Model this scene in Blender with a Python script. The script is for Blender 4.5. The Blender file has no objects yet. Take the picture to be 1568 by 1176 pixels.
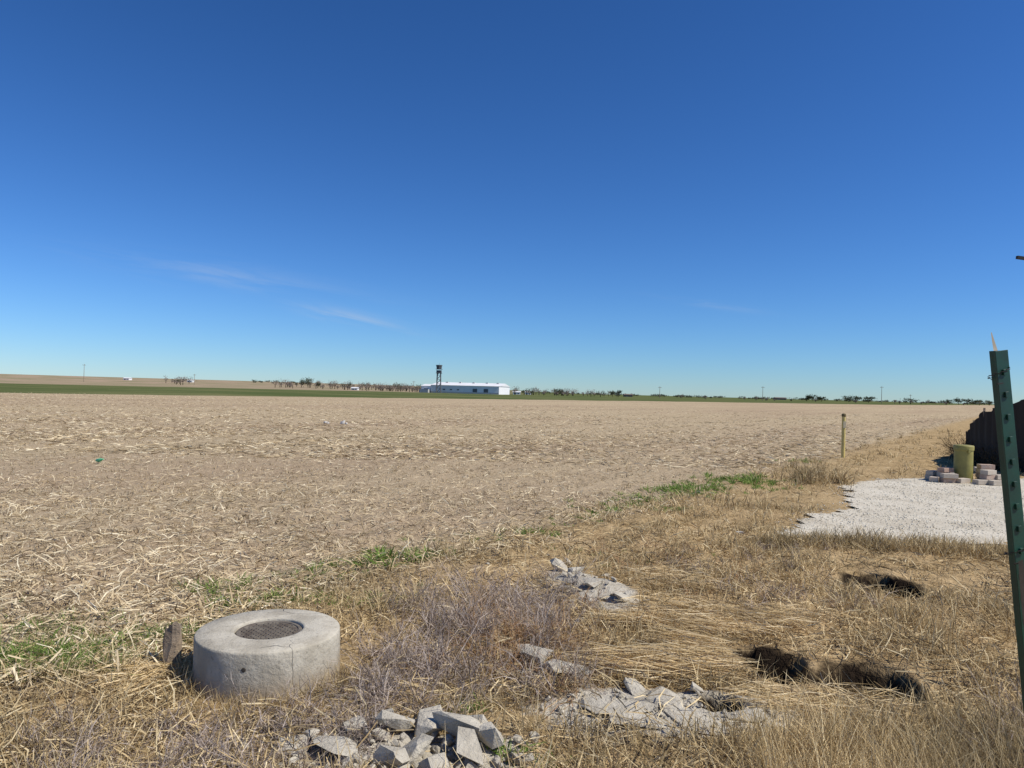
import bpy, bmesh, math, random
import numpy as np
from mathutils import Vector, Matrix, Euler
R = np.random.RandomState(7); random.seed(7)
sc = bpy.context.scene
COL = sc.collection
rad = math.radians
# ------------------------------------------------------------------ layout (metres; camera stands at the origin, looks +Y)
D = np.array([0.567, 0.824]); D /= np.linalg.norm(D)      # direction of crop rows / fence
N = np.array([-D[1], D[0]])
SHADE_PITS = [(1.71,4.90,.26,.45),(2.27,4.64,.30,.45),(3.60,7.15,.33,.48),(1.20,4.13,.11,.20)]  # most stand in for dark ground shadows; the last is a real hollow
MANHOLE = (-1.44,4.52)
PAD = [(3.35,9.2),(4.6,8.95),(6.4,9.1),(9.5,8.8),(13.5,10.0),(15.0,15.0),(13.0,17.2),(9.5,16.9),(7.55,15.9),(5.6,12.8)]
# ------------------------------------------------------------------ numpy helpers
def hsh(i,j,s):
    v = np.sin(i*127.1+j*311.7+s*74.7)*43758.5453
    return v-np.floor(v)
def vn(x,y,s=0):
    xi=np.floor(x); yi=np.floor(y); fx=x-xi; fy=y-yi
    fx=fx*fx*(3-2*fx); fy=fy*fy*(3-2*fy)
    a=hsh(xi,yi,s); b=hsh(xi+1,yi,s); c=hsh(xi,yi+1,s); d=hsh(xi+1,yi+1,s)
    return (a*(1-fx)+b*fx)*(1-fy)+(c*(1-fx)+d*fx)*fy
def sst(a,b,x):
    t=np.clip((x-a)/(b-a),0,1); return t*t*(3-2*t)
def edge(x,y):            # >0 in the crop field, <0 in the weedy margin
    return y-1.45*x-8.7 + (vn(x*.8,y*.8,3)-.5)*1.6
def inpoly(x,y,P):
    x=np.asarray(x); y=np.asarray(y); ins=np.zeros(x.shape,bool)
    for i in range(len(P)):
        x1,y1=P[i]; x2,y2=P[i-1]
        c=((y1>y)!=(y2>y))&(x<(x2-x1)*(y-y1)/(y2-y1+1e-9)+x1)
        ins^=c
    return ins
def inpolyd(x,y):
    cx,cy=9.0,12.5
    a=((x-cx)*.85+(y-cy)*.25)/5.4; b=((y-cy))/4.2
    return (1-np.sqrt(a*a+b*b))*3
def hgt(x,y):
    x=np.asarray(x,float); y=np.asarray(y,float)
    r=np.sqrt(x*x+y*y)
    near=1-sst(25,70,r)
    m=1-sst(-.8,.8,edge(x,y))
    q=x*N[0]+y*N[1]
    z=.05*(vn(x*.45,y*.45,1)-.5)+.03*(vn(x*1.7,y*1.7,2)-.5)*near
    z+=near*(1-m)*(1-sst(8,13,r))*.018*np.sin(2*math.pi*q/.76)
    z+=near*m*(.10*(vn(x*1.1,y*1.1,5)-.5)+.05*(vn(x*3.3,y*3.3,6)-.5))
    z+=near*.026*(vn(x*8,y*8,8)-.5)+near*.014*(vn(x*17,y*17,9)-.5)
    z+=.08*np.exp(-(((x-.75+(y-6.4)*.35)/.35)**2+((y-6.4)/.75)**2))
    z+=.03*np.exp(-(((x-.85)/.65)**2+((y-4.05)/.3)**2))
    pd=1/(1+np.exp(-np.clip((inpolyd(x,y))*6,-30,30)))
    z=z*(1-pd)+.01*pd
    mf=np.exp(-(((x+1.45)**2+(y-4.4)**2)/.6)**2); z=z*(1-mf)-.01*mf
    for (px,py,pr,dp) in SHADE_PITS:
        rr=np.sqrt(((x-px))**2+((y-py)*1.0)**2)/pr
        z-=dp*(1-sst(.6,1.1,rr+.5*(vn(x*9,y*9,4)-.5)))
    z+=9.0*sst(0,900,-x*.7+ (y-500)*.55)*sst(250,800,y)*(1-sst(-200,300,x))
    z+=(vn(x/400,y/400,12)-.5)*1.2*sst(200,600,r)
    return z
def mesh_np(name,V,F,mat,smooth=False):
    me=bpy.data.meshes.new(name)
    V=np.ascontiguousarray(V,np.float32); F=np.ascontiguousarray(F,np.int32)
    me.vertices.add(len(V)); me.vertices.foreach_set("co",V.ravel())
    k=F.shape[1]; me.loops.add(F.size); me.loops.foreach_set("vertex_index",F.ravel())
    me.polygons.add(len(F)); me.polygons.foreach_set("loop_start",np.arange(0,F.size,k,dtype=np.int32))
    me.polygons.foreach_set("use_smooth",np.full(len(F),smooth))
    me.update(calc_edges=True); me.validate()
    ob=bpy.data.objects.new(name,me); COL.objects.link(ob)
    if mat: me.materials.append(mat)
    return ob
class Rib:
    def __init__(s): s.V=[];s.F=[];s.n=0
    def add(s,P,W,w):
        n,k,_=P.shape
        if n==0: return
        A=P-W[:,None,:]*w[:,:,None]; B=P+W[:,None,:]*w[:,:,None]
        V=np.stack([A,B],2).reshape(n,k*2,3)
        base=np.arange(n)[:,None]*(2*k)+s.n
        for j in range(k-1):
            s.F.append(np.stack([base[:,0]+2*j,base[:,0]+2*j+1,base[:,0]+2*j+3,base[:,0]+2*j+2],1))
        s.V.append(V.reshape(-1,3)); s.n+=n*k*2
    def obj(s,name,mat): return mesh_np(name,np.concatenate(s.V),np.concatenate(s.F),mat)
def unit(v): return v/(np.linalg.norm(v,axis=-1,keepdims=True)+1e-9)
# ------------------------------------------------------------------ node helpers
class G:
    def __init__(s,nt): s.nt=nt
    def n(s,t,**k):
        x=s.nt.nodes.new(t)
        for a,b in k.items(): setattr(x,a,b)
        return x
    def put(s,sock,v):
        if v is None: return
        if isinstance(v,bpy.types.NodeSocket): s.nt.links.new(v,sock)
        else: sock.default_value=v
    def m(s,op,a,b=None,c=None,clamp=False):
        x=s.n('ShaderNodeMath',operation=op); x.use_clamp=clamp
        s.put(x.inputs[0],a); s.put(x.inputs[1],b); s.put(x.inputs[2],c); return x.outputs[0]
    def mix(s,f,a,b,bt='MIX'):
        x=s.n('ShaderNodeMix',data_type='RGBA',blend_type=bt)
        s.put(x.inputs[0],f)
        s.put(x.inputs[6],a if isinstance(a,bpy.types.NodeSocket) else (*a,1)); s.put(x.inputs[7],b if isinstance(b,bpy.types.NodeSocket) else (*b,1)); return x.outputs[2]
    def noise(s,vec,sc,det=3,rough=.55,dist=0):
        x=s.n('ShaderNodeTexNoise'); s.put(x.inputs['Vector'],vec); x.inputs['Scale'].default_value=sc
        x.inputs['Detail'].default_value=det; x.inputs['Roughness'].default_value=rough; x.inputs['Distortion'].default_value=dist
        return x.outputs[0]
    def mr(s,v,a,b,c=0.,d=1.,sm=True):
        x=s.n('ShaderNodeMapRange',interpolation_type='SMOOTHSTEP' if sm else 'LINEAR')
        s.put(x.inputs[0],v)
        for i,q in enumerate((a,b,c,d)): x.inputs[1+i].default_value=q
        return x.outputs[0]
    def ramp(s,v,stops,interp='LINEAR'):
        x=s.n('ShaderNodeValToRGB'); s.put(x.inputs[0],v); e=x.color_ramp.elements; x.color_ramp.interpolation=interp
        while len(e)<len(stops): e.new(.5)
        for i,(p,c) in enumerate(stops): e[i].position=p; e[i].color=(*c,1)
        return x.outputs[0]
    def bump(s,h,st,dist):
        x=s.n('ShaderNodeBump'); s.put(x.inputs['Height'],h); x.inputs['Strength'].default_value=st; x.inputs['Distance'].default_value=dist
        return x.outputs[0]
def newmat(name):
    m=bpy.data.materials.new(name); m.use_nodes=True
    g=G(m.node_tree); b=m.node_tree.nodes['Principled BSDF']; b.inputs['Roughness'].default_value=.9
    b.inputs['Specular IOR Level'].default_value=.15
    return m,g,b
def blade_mat(name,stops,transl=.25,scale=1.2,dark=.75):
    m,g,b=newmat(name)
    geo=g.n('ShaderNodeNewGeometry')
    c=g.ramp(geo.outputs['Random Per Island'],stops)
    nz=g.noise(geo.outputs['Position'],scale,1)
    f=g.mr(nz,.3,.7,dark,1.12)
    c2=g.n('ShaderNodeVectorMath',operation='SCALE'); g.put(c2.inputs[0],c); g.put(c2.inputs['Scale'],f)
    df=g.n('ShaderNodeBsdfDiffuse'); g.put(df.inputs[0],c2.outputs[0])
    out=[n for n in m.node_tree.nodes if n.type=='OUTPUT_MATERIAL'][0]
    if transl>0:
        tr=g.n('ShaderNodeBsdfTranslucent'); g.put(tr.inputs[0],c2.outputs[0])
        mx=g.n('ShaderNodeMixShader'); mx.inputs[0].default_value=transl
        g.put(mx.inputs[1],df.outputs[0]); g.put(mx.inputs[2],tr.outputs[0]); g.put(out.inputs[0],mx.outputs[0])
    else: g.put(out.inputs[0],df.outputs[0])
    m.node_tree.nodes.remove(b)
    return m
def simple_mat(name,col,col2=None,scale=8,rough=.85,bump=0,bd=.01,spec=.2,metal=0):
    m,g,b=newmat(name); geo=g.n('ShaderNodeTexCoord').outputs['Object']
    nz=g.noise(geo,scale,5,.6)
    c=g.mix(g.mr(nz,.3,.7),col,col2 or tuple(x*.75 for x in col))
    g.put(b.inputs['Base Color'],c); b.inputs['Roughness'].default_value=rough; b.inputs['Specular IOR Level'].default_value=spec
    b.inputs['Metallic'].default_value=metal
    if bump: g.put(b.inputs['Normal'],g.bump(g.noise(geo,scale*6,5,.65),bump,bd))
    return m
# ------------------------------------------------------------------ ground
def axis(lo,hi,step,far_lo,far_hi,gr=1.06):
    a=list(np.arange(lo,hi,step)); s=step; x=a[-1]
    while x<far_hi: s*=gr; x+=s; a.append(x)
    s=step; x=a[0]; L=[]
    while x>far_lo: s*=gr; x-=s; L.append(x)
    return np.array(L[::-1]+a)
xs=axis(-5,5.5,.045,-5000,5000); ys=axis(2.6,8.6,.042,-400,6000)
XX,YY=np.meshgrid(xs,ys)
ZZ=hgt(XX,YY)
nx,ny=len(xs),len(ys)
idx=np.arange(nx*ny).reshape(ny,nx)
F=np.stack([idx[:-1,:-1],idx[:-1,1:],idx[1:,1:],idx[1:,:-1]],-1).reshape(-1,4)
gm,g,b=newmat('ground_soil')
g.nt.nodes.remove(b)
pos=g.n('ShaderNodeNewGeometry').outputs['Position']
sep=g.n('ShaderNodeSeparateXYZ'); g.put(sep.inputs[0],pos); X,Y,Z=sep.outputs
p=g.m('ADD',g.m('MULTIPLY',X,float(D[0])),g.m('MULTIPLY',Y,float(D[1])))
q=g.m('ADD',g.m('MULTIPLY',X,float(N[0])),g.m('MULTIPLY',Y,float(N[1])))
cmb=g.n('ShaderNodeCombineXYZ'); g.put(cmb.inputs[0],g.m('MULTIPLY',p,.12)); g.put(cmb.inputs[1],q); rowv=cmb.outputs[0]
n_mid=g.noise(pos,1.3,3); n_fine=g.noise(pos,16,4,.75)
n_row=g.noise(rowv,1.3,3,.6); n_row2=g.noise(rowv,.11,3,.6)
fc=g.mix(g.mr(n_fine,.36,.62),(.27,.20,.125),(.52,.415,.27))
fc=g.mix(g.mr(n_row,.35,.7,0,.5),fc,(.53,.425,.275))
fc=g.mix(g.mr(n_row2,.42,.62,0,.65),fc,(.37,.275,.185))
mc=g.mix(g.mr(n_fine,.3,.7),(.22,.15,.075),(.50,.365,.195))
mc=g.mix(g.mr(n_mid,.4,.65,0,.6),mc,(.51,.37,.205))
e=g.m('ADD',g.m('SUBTRACT',g.m('SUBTRACT',Y,g.m('MULTIPLY',X,1.45)),8.7),g.m('MULTIPLY',g.m('SUBTRACT',n_mid,.5),4.))
em=g.mr(e,-1.,1.)
col=g.mix(em,mc,fc)
wn=g.m('MULTIPLY',g.m('SUBTRACT',g.noise(pos,6,4,.65),.5),1.)
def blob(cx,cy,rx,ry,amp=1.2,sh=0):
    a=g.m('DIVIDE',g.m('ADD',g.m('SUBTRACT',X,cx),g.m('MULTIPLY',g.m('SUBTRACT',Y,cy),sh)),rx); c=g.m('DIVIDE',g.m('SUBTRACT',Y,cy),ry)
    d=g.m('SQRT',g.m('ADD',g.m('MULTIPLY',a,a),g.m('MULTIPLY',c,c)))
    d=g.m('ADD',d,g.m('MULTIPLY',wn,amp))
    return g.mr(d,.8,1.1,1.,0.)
clay=g.mix(g.mr(n_fine,.3,.7),(.38,.34,.265),(.55,.50,.41))
k=g.m('MAXIMUM',blob(.88,4.02,.74,.36),blob(.75,6.35,.28,.8,1.2,.35))
k=g.m('MAXIMUM',k,blob(-.42,3.55,.62,.24))
k=g.m('MAXIMUM',k,blob(.3,4.6,.3,.2))
col=g.mix(k,col,clay)
for (px,py,pr,dp) in SHADE_PITS:
    col=g.mix(blob(px,py,pr*1.25,pr*1.25,.5),col,(.028,.02,.014))  # near-black shade painted into and around each pit
s2=g.m('SUBTRACT',g.m('SUBTRACT',Y,165.),g.m('MULTIPLY',X,1.2))
n_far=g.noise(pos,.03,4)
s2=g.m('ADD',s2,g.m('MULTIPLY',g.m('SUBTRACT',n_far,.5),30.))
far=g.mr(s2,-2.,6.)
hillm=g.m('MULTIPLY',g.mr(s2,430.,450.),g.mr(X,-60.,40.,1.,0.))
gc=g.mix(g.mr(n_far,.4,.65),(.085,.11,.042),(.15,.155,.068))
hill=g.mix(g.mr(n_far,.4,.6),(.36,.27,.19),(.25,.22,.13))
col=g.mix(far,col,gc)
col=g.mix(hillm,col,hill)
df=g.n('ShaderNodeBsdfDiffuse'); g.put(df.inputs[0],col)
hh=g.m('ADD',n_fine,n_row)
g.put(df.inputs['Normal'],g.bump(hh,.9,.045))
g.put([n for n in g.nt.nodes if n.type=='OUTPUT_MATERIAL'][0].inputs[0],df.outputs[0])
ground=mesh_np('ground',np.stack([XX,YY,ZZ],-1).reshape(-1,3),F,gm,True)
# ------------------------------------------------------------------ sampling
def samp(n,y0,y1,xl=-.95,xr=.95):
    y=np.exp(np.log(y0)+R.rand(n)*(np.log(y1)-np.log(y0)))
    x=y*(xl+(xr-xl)*R.rand(n))+ (R.rand(n)-.5)*.8
    return x,y
def clear(x,y,r=.5,k=.95,front=0.):
    ok=((x-MANHOLE[0])**2+(y-MANHOLE[1])**2)>r*r
    for (px,py,pr,dp) in SHADE_PITS: 
        ok&=((x-px)**2+(y-py)**2)>(pr*k)**2
        if front: ok&=~((np.abs(x-px)<pr*1.0)&(y<py)&(y>py-front))
    return ok
def clayd(x,y):
    w=(vn(x*4,y*4,30)-.5)*.7
    a=np.sqrt(((x-.88)/.70)**2+((y-4.02)/.32)**2)+w
    c=np.sqrt(((x-.75+(y-6.35)*.35)/.26)**2+((y-6.35)/.75)**2)+w
    d=np.sqrt(((x+.42)/.6)**2+((y-3.5)/.24)**2)+w
    return np.minimum(np.minimum(a,c),d)
def litter(rb,x,y,L,W,lift=.02,tilt=.25,ang=None,up=0.):
    n=len(x); a=R.rand(n)*2*math.pi if ang is None else ang
    t=(R.randn(n))*tilt
    d=np.stack([np.cos(a)*np.cos(t),np.sin(a)*np.cos(t),np.sin(t)],1)
    c=np.stack([x,y,hgt(x,y)+lift*R.rand(n)+np.abs(np.sin(t))*L*.45+up],1)
    bend=np.stack([-np.sin(a),np.cos(a),0*a],1)*(R.randn(n)*.12*L)[:,None]
    bend[:,2]+=R.rand(n)*.08*L
    P=np.stack([c-d*L[:,None]/2,c+bend,c+d*L[:,None]/2],1)
    roll=R.rand(n)*math.pi*.8-.4*math.pi
    side=np.stack([-np.sin(a),np.cos(a),0*a],1); upv=np.array([0,0,1.])
    Wd=unit(side*np.cos(roll)[:,None]+upv*np.sin(roll)[:,None])
    w=np.stack([W*.7,W,W*.5],1)/2
    rb.add(P,Wd,w)
straw_pale=blade_mat('corn_residue',[(0,(.27,.20,.11)),(.3,(.44,.34,.205)),(.62,(.56,.455,.29)),(.85,(.67,.57,.385)),(1,(.77,.68,.49))],0,.5,.82)
rb=Rib()
x,y=samp(130000,3.,32.,-1.05,.9)
ok=(edge(x,y)>-1.2*R.rand(len(x)))&clear(x,y)
q_=x*N[0]+y*N[1]; dens=.45+.3*np.sin(2*math.pi*q_/.76)+1.1*(vn(x*1.1,y*1.1,21)-.5)
ok&=R.rand(len(x))<dens+.3; x=x[ok];y=y[ok]
L=(.04+.12*R.rand(len(x))**2)*(1+y*.015); W=(.003+.007*R.rand(len(x))**2)*(1+y*.028)
litter(rb,x,y,L,W,.03,.20)
x,y=samp(60000,18.,100.,-.95,.8); ok=edge(x,y)>0; ok&=R.rand(len(x))<.2+1.2*vn((x*D[0]+y*D[1])*.06,(x*N[0]+y*N[1])*.8,22)**1.7; x=x[ok];y=y[ok]
litter(rb,x,y,.12+.2*R.rand(len(x)),.014+.016*R.rand(len(x)),.02,.14)
x,y=samp(27000,3.3,13.,-1.0,.7); ok=(edge(x,y)>-.9)&clear(x,y)&(R.rand(len(x))<.25+1.1*vn(x*2.2,y*2.2,61)**1.5); x=x[ok];y=y[ok]
litter(rb,x,y,.07+.13*R.rand(len(x)),.005+.009*R.rand(len(x)),.05,.38)
rb.obj('crop_residue',straw_pale)
brown=blade_mat('dry_grass_thatch',[(0,(.17,.12,.06)),(.35,(.37,.27,.14)),(.7,(.56,.43,.235)),(1,(.71,.59,.37))],0,1.1,.72)
rb=Rib()
x,y=samp(100000,2.7,30.,-1.0,1.1); ok=(edge(x,y)<1.0*R.rand(len(x)))&clear(x,y,.5,1.25)&~inpoly(x,y,PAD)
ok&=(clayd(x,y)>1)|(R.rand(len(x))<.08)
ok&=R.rand(len(x))<np.where(y>10,.35,1.)*(.4+vn(x*2,y*2,33))
x=x[ok];y=y[ok]
litter(rb,x,y,(.05+.16*R.rand(len(x)))*(1+y*.01),(.0025+.005*R.rand(len(x)))*(1+y*.05),.04,.3)
rb.obj('grass_thatch',brown)
def blades(rb,cx,cy,nb,spread,H,lean,w,curl=.5,leandir=None):
    n=len(cx)
    bx=np.repeat(cx,nb)+R.randn(n*nb)*np.repeat(spread,nb); by=np.repeat(cy,nb)+R.randn(n*nb)*np.repeat(spread,nb)
    h=np.repeat(H,nb)*(.45+.75*R.rand(n*nb)); a=R.rand(n*nb)*2*math.pi
    ln=np.abs(R.randn(n*nb))*lean+.08
    hd=np.stack([np.cos(a),np.sin(a)],1)*ln[:,None]
    if leandir is not None: hd=hd+np.array(leandir)[None]
    z0=hgt(bx,by)-.01
    P=[]
    for t in (0,.35,.7,1.):
        f=t+curl*t*t
        P.append(np.stack([bx+hd[:,0]*h*f,by+hd[:,1]*h*f,z0+h*(t-.35*curl*t*t*np.minimum(ln*2,1.4))],1))
    P=np.stack(P,1)
    wa=R.rand(n*nb)*math.pi; Wd=np.stack([np.cos(wa),np.sin(wa)*.5,0*wa],1); Wd=unit(Wd)
    ww=np.repeat(w,nb)*(.6+.8*R.rand(n*nb))
    rb.add(P,Wd,np.stack([ww*.5,ww*.5,ww*.35,ww*.08],1))
dry=blade_mat('dry_grass_blades',[(0,(.27,.195,.095)),(.35,(.46,.345,.175)),(.7,(.65,.50,.275)),(1,(.79,.66,.40))],.2,1.,.75)
rb=Rib()
x,y=samp(8500,2.75,12.,-.95,1.1)
ok=(edge(x,y)<-.3)&clear(x,y,.52,1.35,.42)&~inpoly(x,y,PAD)&(clayd(x,y)>1.15)
dn=vn(x*1.3,y*1.3,41)
rt=sst(-.2,1.6,x-.1*(y-4))
ok&=R.rand(len(x))<(.10+1.0*dn)*(.45+.75*rt)
x=x[ok];y=y[ok]; dn=vn(x*1.3,y*1.3,41)
H=(.06+.27*dn**1.3*R.rand(len(x))+.04*R.rand(len(x)))*np.where(y>8,.75,1)
blades(rb,x,y,15,.05+.03*R.rand(len(x)),H,.45,.0028+.0004*y,.6)
n=520; x=1.15+1.95*R.rand(n); y=2.75+.9*R.rand(n)+.25*(x-1.2); ok=clear(x,y,.5,1.2,.3); x=x[ok];y=y[ok]
blades(rb,x,y,18,.05+0*x,.15+.21*R.rand(len(x)),.4,.003+0*x,.5)
n=600; x=3.0+4.7*R.rand(n); y=8.45+.5*R.rand(n)-.05*(x-3.2); 
blades(rb,x,y,14,.06+0*x,.10+.14*R.rand(len(x)),.4,.006+0*x,.5)
n=70; a=-math.pi*R.rand(n); x=MANHOLE[0]+.5*np.cos(a); y=MANHOLE[1]+.5*np.sin(a)
blades(rb,x,y,12,.04+0*x,.08+.09*R.rand(n),.5,.003+0*x,.5)
x,y=samp(2500,11.,45.,.1,.9); ok=(edge(x,y)<.5)&~inpoly(x,y,PAD)&(R.rand(len(x))<1.6*vn(x*.9,y*.9,43)**2); x=x[ok];y=y[ok]
blades(rb,x,y,12,.09+0*x,.08+.12*R.rand(len(x)),.5,.006+.0004*y,.5)
rb.obj('dry_grass',dry)
rb=Rib()
x,y=samp(14000,5.,55.,-1.,.8); q_=x*N[0]+y*N[1]; q2=np.round(q_/.76)*.76+R.randn(len(x))*.05; dq=q2-q_; x=x+N[0]*dq;y=y+N[1]*dq
ok=(edge(x,y)>.3)&(y>4); x=x[ok];y=y[ok]
blades(rb,x,y,2,.02+0*x,.04+.05*R.rand(len(x)),.5,.006+.0004*y,.1)
rb.obj('crop_stubble',straw_pale)
gold=blade_mat('golden_straw',[(0,(.40,.28,.13)),(.4,(.60,.45,.235)),(.8,(.76,.60,.36)),(1,(.86,.73,.48))],.1,2,.9)
rb=Rib()
def swath(cx,cy,rx,ry,ang,n,L0,L1,hz,sp=.12):
    a=R.rand(n)*2*math.pi; r=np.sqrt(R.rand(n)); x=cx+rx*r*np.cos(a); y=cy+ry*r*np.sin(a)
    an=ang+R.randn(n)*sp; ok=clear(x,y,.5,1.1); x=x[ok];y=y[ok];n=len(x)
    litter(rb,x,y,L0+(L1-L0)*R.rand(n),.0025+.003*R.rand(n),hz*1.,.08,an[ok],.015)
swath(.95,4.62,.42,.14,-.14,2100,.22,.55,.10)
swath(1.25,4.95,.22,.14,-.5,800,.15,.35,.10)
swath(1.1,5.45,.40,.10,-.25,900,.2,.45,.07)
swath(1.6,5.65,.7,.3,-.5,1300,.12,.35,.08,.5)
swath(1.8,4.2,.5,.2,-.3,500,.12,.35,.05,.6)
swath(1.45,6.8,.5,.4,-.6,500,.12,.3,.06,.6)
swath(-2.1,4.35,.3,.25,.5,450,.1,.3,.05,.8)
rb.obj('straw_swath',gold)
twig=blade_mat('dead_brush_twigs',[(0,(.17,.125,.10)),(.4,(.32,.255,.205)),(.8,(.48,.40,.335)),(1,(.61,.52,.44))],.0,2,.8)
twig2=blade_mat('rusty_weed_twigs',[(0,(.18,.09,.045)),(.5,(.39,.235,.115)),(1,(.55,.385,.215))],.0,2,.8)
def brush(rb,cx,cy,H,ns=24,flat=1.,lean=(0,0),wk=1.):
    n=len(cx); M=n*ns
    bx=np.repeat(cx,ns)+R.randn(M)*.03; by=np.repeat(cy,ns)+R.randn(M)*.03; h=np.repeat(H,ns)*(.5+.7*R.rand(M))
    a=R.rand(M)*2*math.pi; el=np.clip(.25+.9*R.rand(M),0,1.4)
    d0=np.stack([np.cos(a)*np.cos(el)+lean[0],np.sin(a)*np.cos(el)+lean[1],np.sin(el)*flat],1); d0=unit(d0)
    P=[np.stack([bx,by,hgt(bx,by)],1)]; d=d0
    for i in range(5):
        d=unit(d+R.randn(M,3)*.22+np.array([0,0,-.10])); P.append(P[-1]+d*h[:,None]/5)
    P=np.stack(P,1); gz=hgt(P[:,:,0],P[:,:,1])+.006; P[:,:,2]=np.maximum(P[:,:,2],gz)
    wa=R.rand(M)*math.pi; Wd=unit(np.stack([np.cos(wa),np.sin(wa)*.4,.3*R.randn(M)],1))
    w0=.0022*wk*(.5+R.rand(M)); rb.add(P,Wd,w0[:,None]*np.array([1,.9,.75,.6,.45,.3])[None])
    for kk in range(5):
        i=R.randint(1,5,M); s=P[np.arange(M),i]; dd=unit(P[np.arange(M),np.minimum(i+1,5)]-s)
        d=unit(dd+R.randn(M,3)*.75); l=h*(.12+.22*R.rand(M))
        p1=s+d*l[:,None]*.5; d=unit(d+R.randn(M,3)*.35+np.array([0,0,.1])); p2=p1+d*l[:,None]*.5
        Q=np.stack([s,p1,p2],1); wa=R.rand(M)*math.pi
        rb.add(Q,unit(np.stack([np.cos(wa),np.sin(wa)*.4,.3*R.randn(M)],1)),(.0012*wk*(.6+.6*R.rand(M)))[:,None]*np.array([1,.8,.5])[None])
rb=Rib()
n=120; x=-.12+.44*R.randn(n); y=5.3+.72*R.randn(n); ok=clear(x,y,.62)&(y>4.1)&(y<7.4)&(x>-1.0)&(x<.62); brush(rb,x[ok],y[ok],.2+.24*R.rand(ok.sum()))
n=55; x=-.70+.28*R.randn(n); y=4.2+.35*R.randn(n); ok=clear(x,y,.6)&(y>3.85); brush(rb,x[ok],y[ok],.15+.14*R.rand(ok.sum()))
n=85; x=-2.3+1.7*R.rand(n); y=3.1+.7*R.rand(n); ok=clear(x,y,.68); brush(rb,x[ok],y[ok],.10+.14*R.rand(ok.sum()))
n=12; x=2.4+.6*R.rand(n); y=3.3+1.0*R.rand(n); ok=clear(x,y,.5,1.3,.4); brush(rb,x[ok],y[ok],.25+.2*R.rand(ok.sum()))
n=25; x=1.6+2.2*R.rand(n); y=6.0+2.6*R.rand(n); ok=clear(x,y,.5,1.3,.4); brush(rb,x[ok],y[ok],.12+.15*R.rand(ok.sum()))
rb.obj('dead_brush',twig)
rb=Rib()
n=40; x=.1+.3*R.randn(n); y=4.95+.45*R.randn(n); ok=clear(x,y); brush(rb,x[ok],y[ok],.18+.18*R.rand(ok.sum()),20)
n=30; x=.9+2.2*R.rand(n); y=6.2+3.*R.rand(n); ok=clear(x,y,.5,1.3,.4)&(clayd(x,y)>1.1); brush(rb,x[ok],y[ok],.12+.14*R.rand(ok.sum()),16)
rb.obj('rusty_weeds',twig2)
x=np.array([6.3,6.5,6.75,6.4,6.9,6.1]); y=np.array([15.6,15.8,16.2,16.0,15.5,15.3]); 
rbx=Rib(); brush(rbx,x,y,.5+.15*R.rand(6),80,1,(0,0),2.); blades(rbx,x,y,80,.15+0*x,.32+0*x,.5,.01+0*x,.4)
rbx.obj('dry_shrub',brown)
darkt=blade_mat('dark_weed_twigs',[(0,(.05,.035,.02)),(1,(.16,.11,.06))],0,2,.8)
rbx=Rib(); x=np.array([14.35,14.1,13.8,13.5,13.2,14.5,12.95]); y=np.array([23.3,22.6,21.8,20.9,20.0,23.8,19.3]); brush(rbx,x,y,.75+.3*R.rand(7),90,1,(0,0),4.)
rbx.obj('dark_tumbleweeds',darkt)
green=blade_mat('green_weed_blades',[(0,(.10,.15,.035)),(.5,(.18,.28,.06)),(1,(.34,.42,.13))],.3,3,.85)
rb=Rib()
def gw(cx,cy,rx,ry,n,H,w,nb=14):
    x=cx+rx*R.randn(n)*.6; y=cy+ry*R.randn(n)*.6; ok=clear(x,y,.52); x=x[ok];y=y[ok]
    blades(rb,x,y,nb,.03+0*x,H*(.6+.7*R.rand(len(x))),.8,w+0*x,.7)
gw(-2.85,4.7,.55,.35,120,.11,.0055); gw(-2.2,5.1,.5,.3,60,.09,.005); gw(-3.3,5.2,.5,.4,40,.09,.005); gw(-2.6,4.4,.35,.15,40,.10,.005)
gw(-1.15,7.4,.26,.28,18,.13,.016); gw(-.95,7.75,.35,.15,14,.09,.012); gw(-1.7,7.0,.5,.25,20,.08,.009)
gw(-1.9,5.9,.28,.2,26,.10,.008); gw(-2.55,6.3,.25,.2,18,.10,.008); gw(.25,9.3,.3,.2,12,.10,.012)
for t in np.linspace(0,1,26):
    cx=1.3+4.0*t; cy=11.2+4.9*t; gw(cx+.35*R.randn(),cy+.5*R.randn(),.35,.45,int(3+9*R.rand()),.08+.05*R.rand(),.013)
gw(4.9,15.5,.5,.6,26,.16,.016); gw(3.2,13.7,.4,.5,14,.12,.016); gw(6.15,15.4,.15,.2,6,.16,.016)
gw(-.2,4.1,.08,.06,8,.06,.008); gw(.1,3.5,.12,.08,8,.06,.01); gw(-1.2,6.0,.6,.35,28,.07,.007); gw(.9,9.9,.4,.4,8,.06,.012)
gw(8.3,20.5,.5,.4,8,.12,.02); gw(1.0,8.0,.7,.5,10,.06,.008); gw(-.4,8.6,.8,.5,12,.06,.008)
rb.obj('green_weeds',green)
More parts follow.
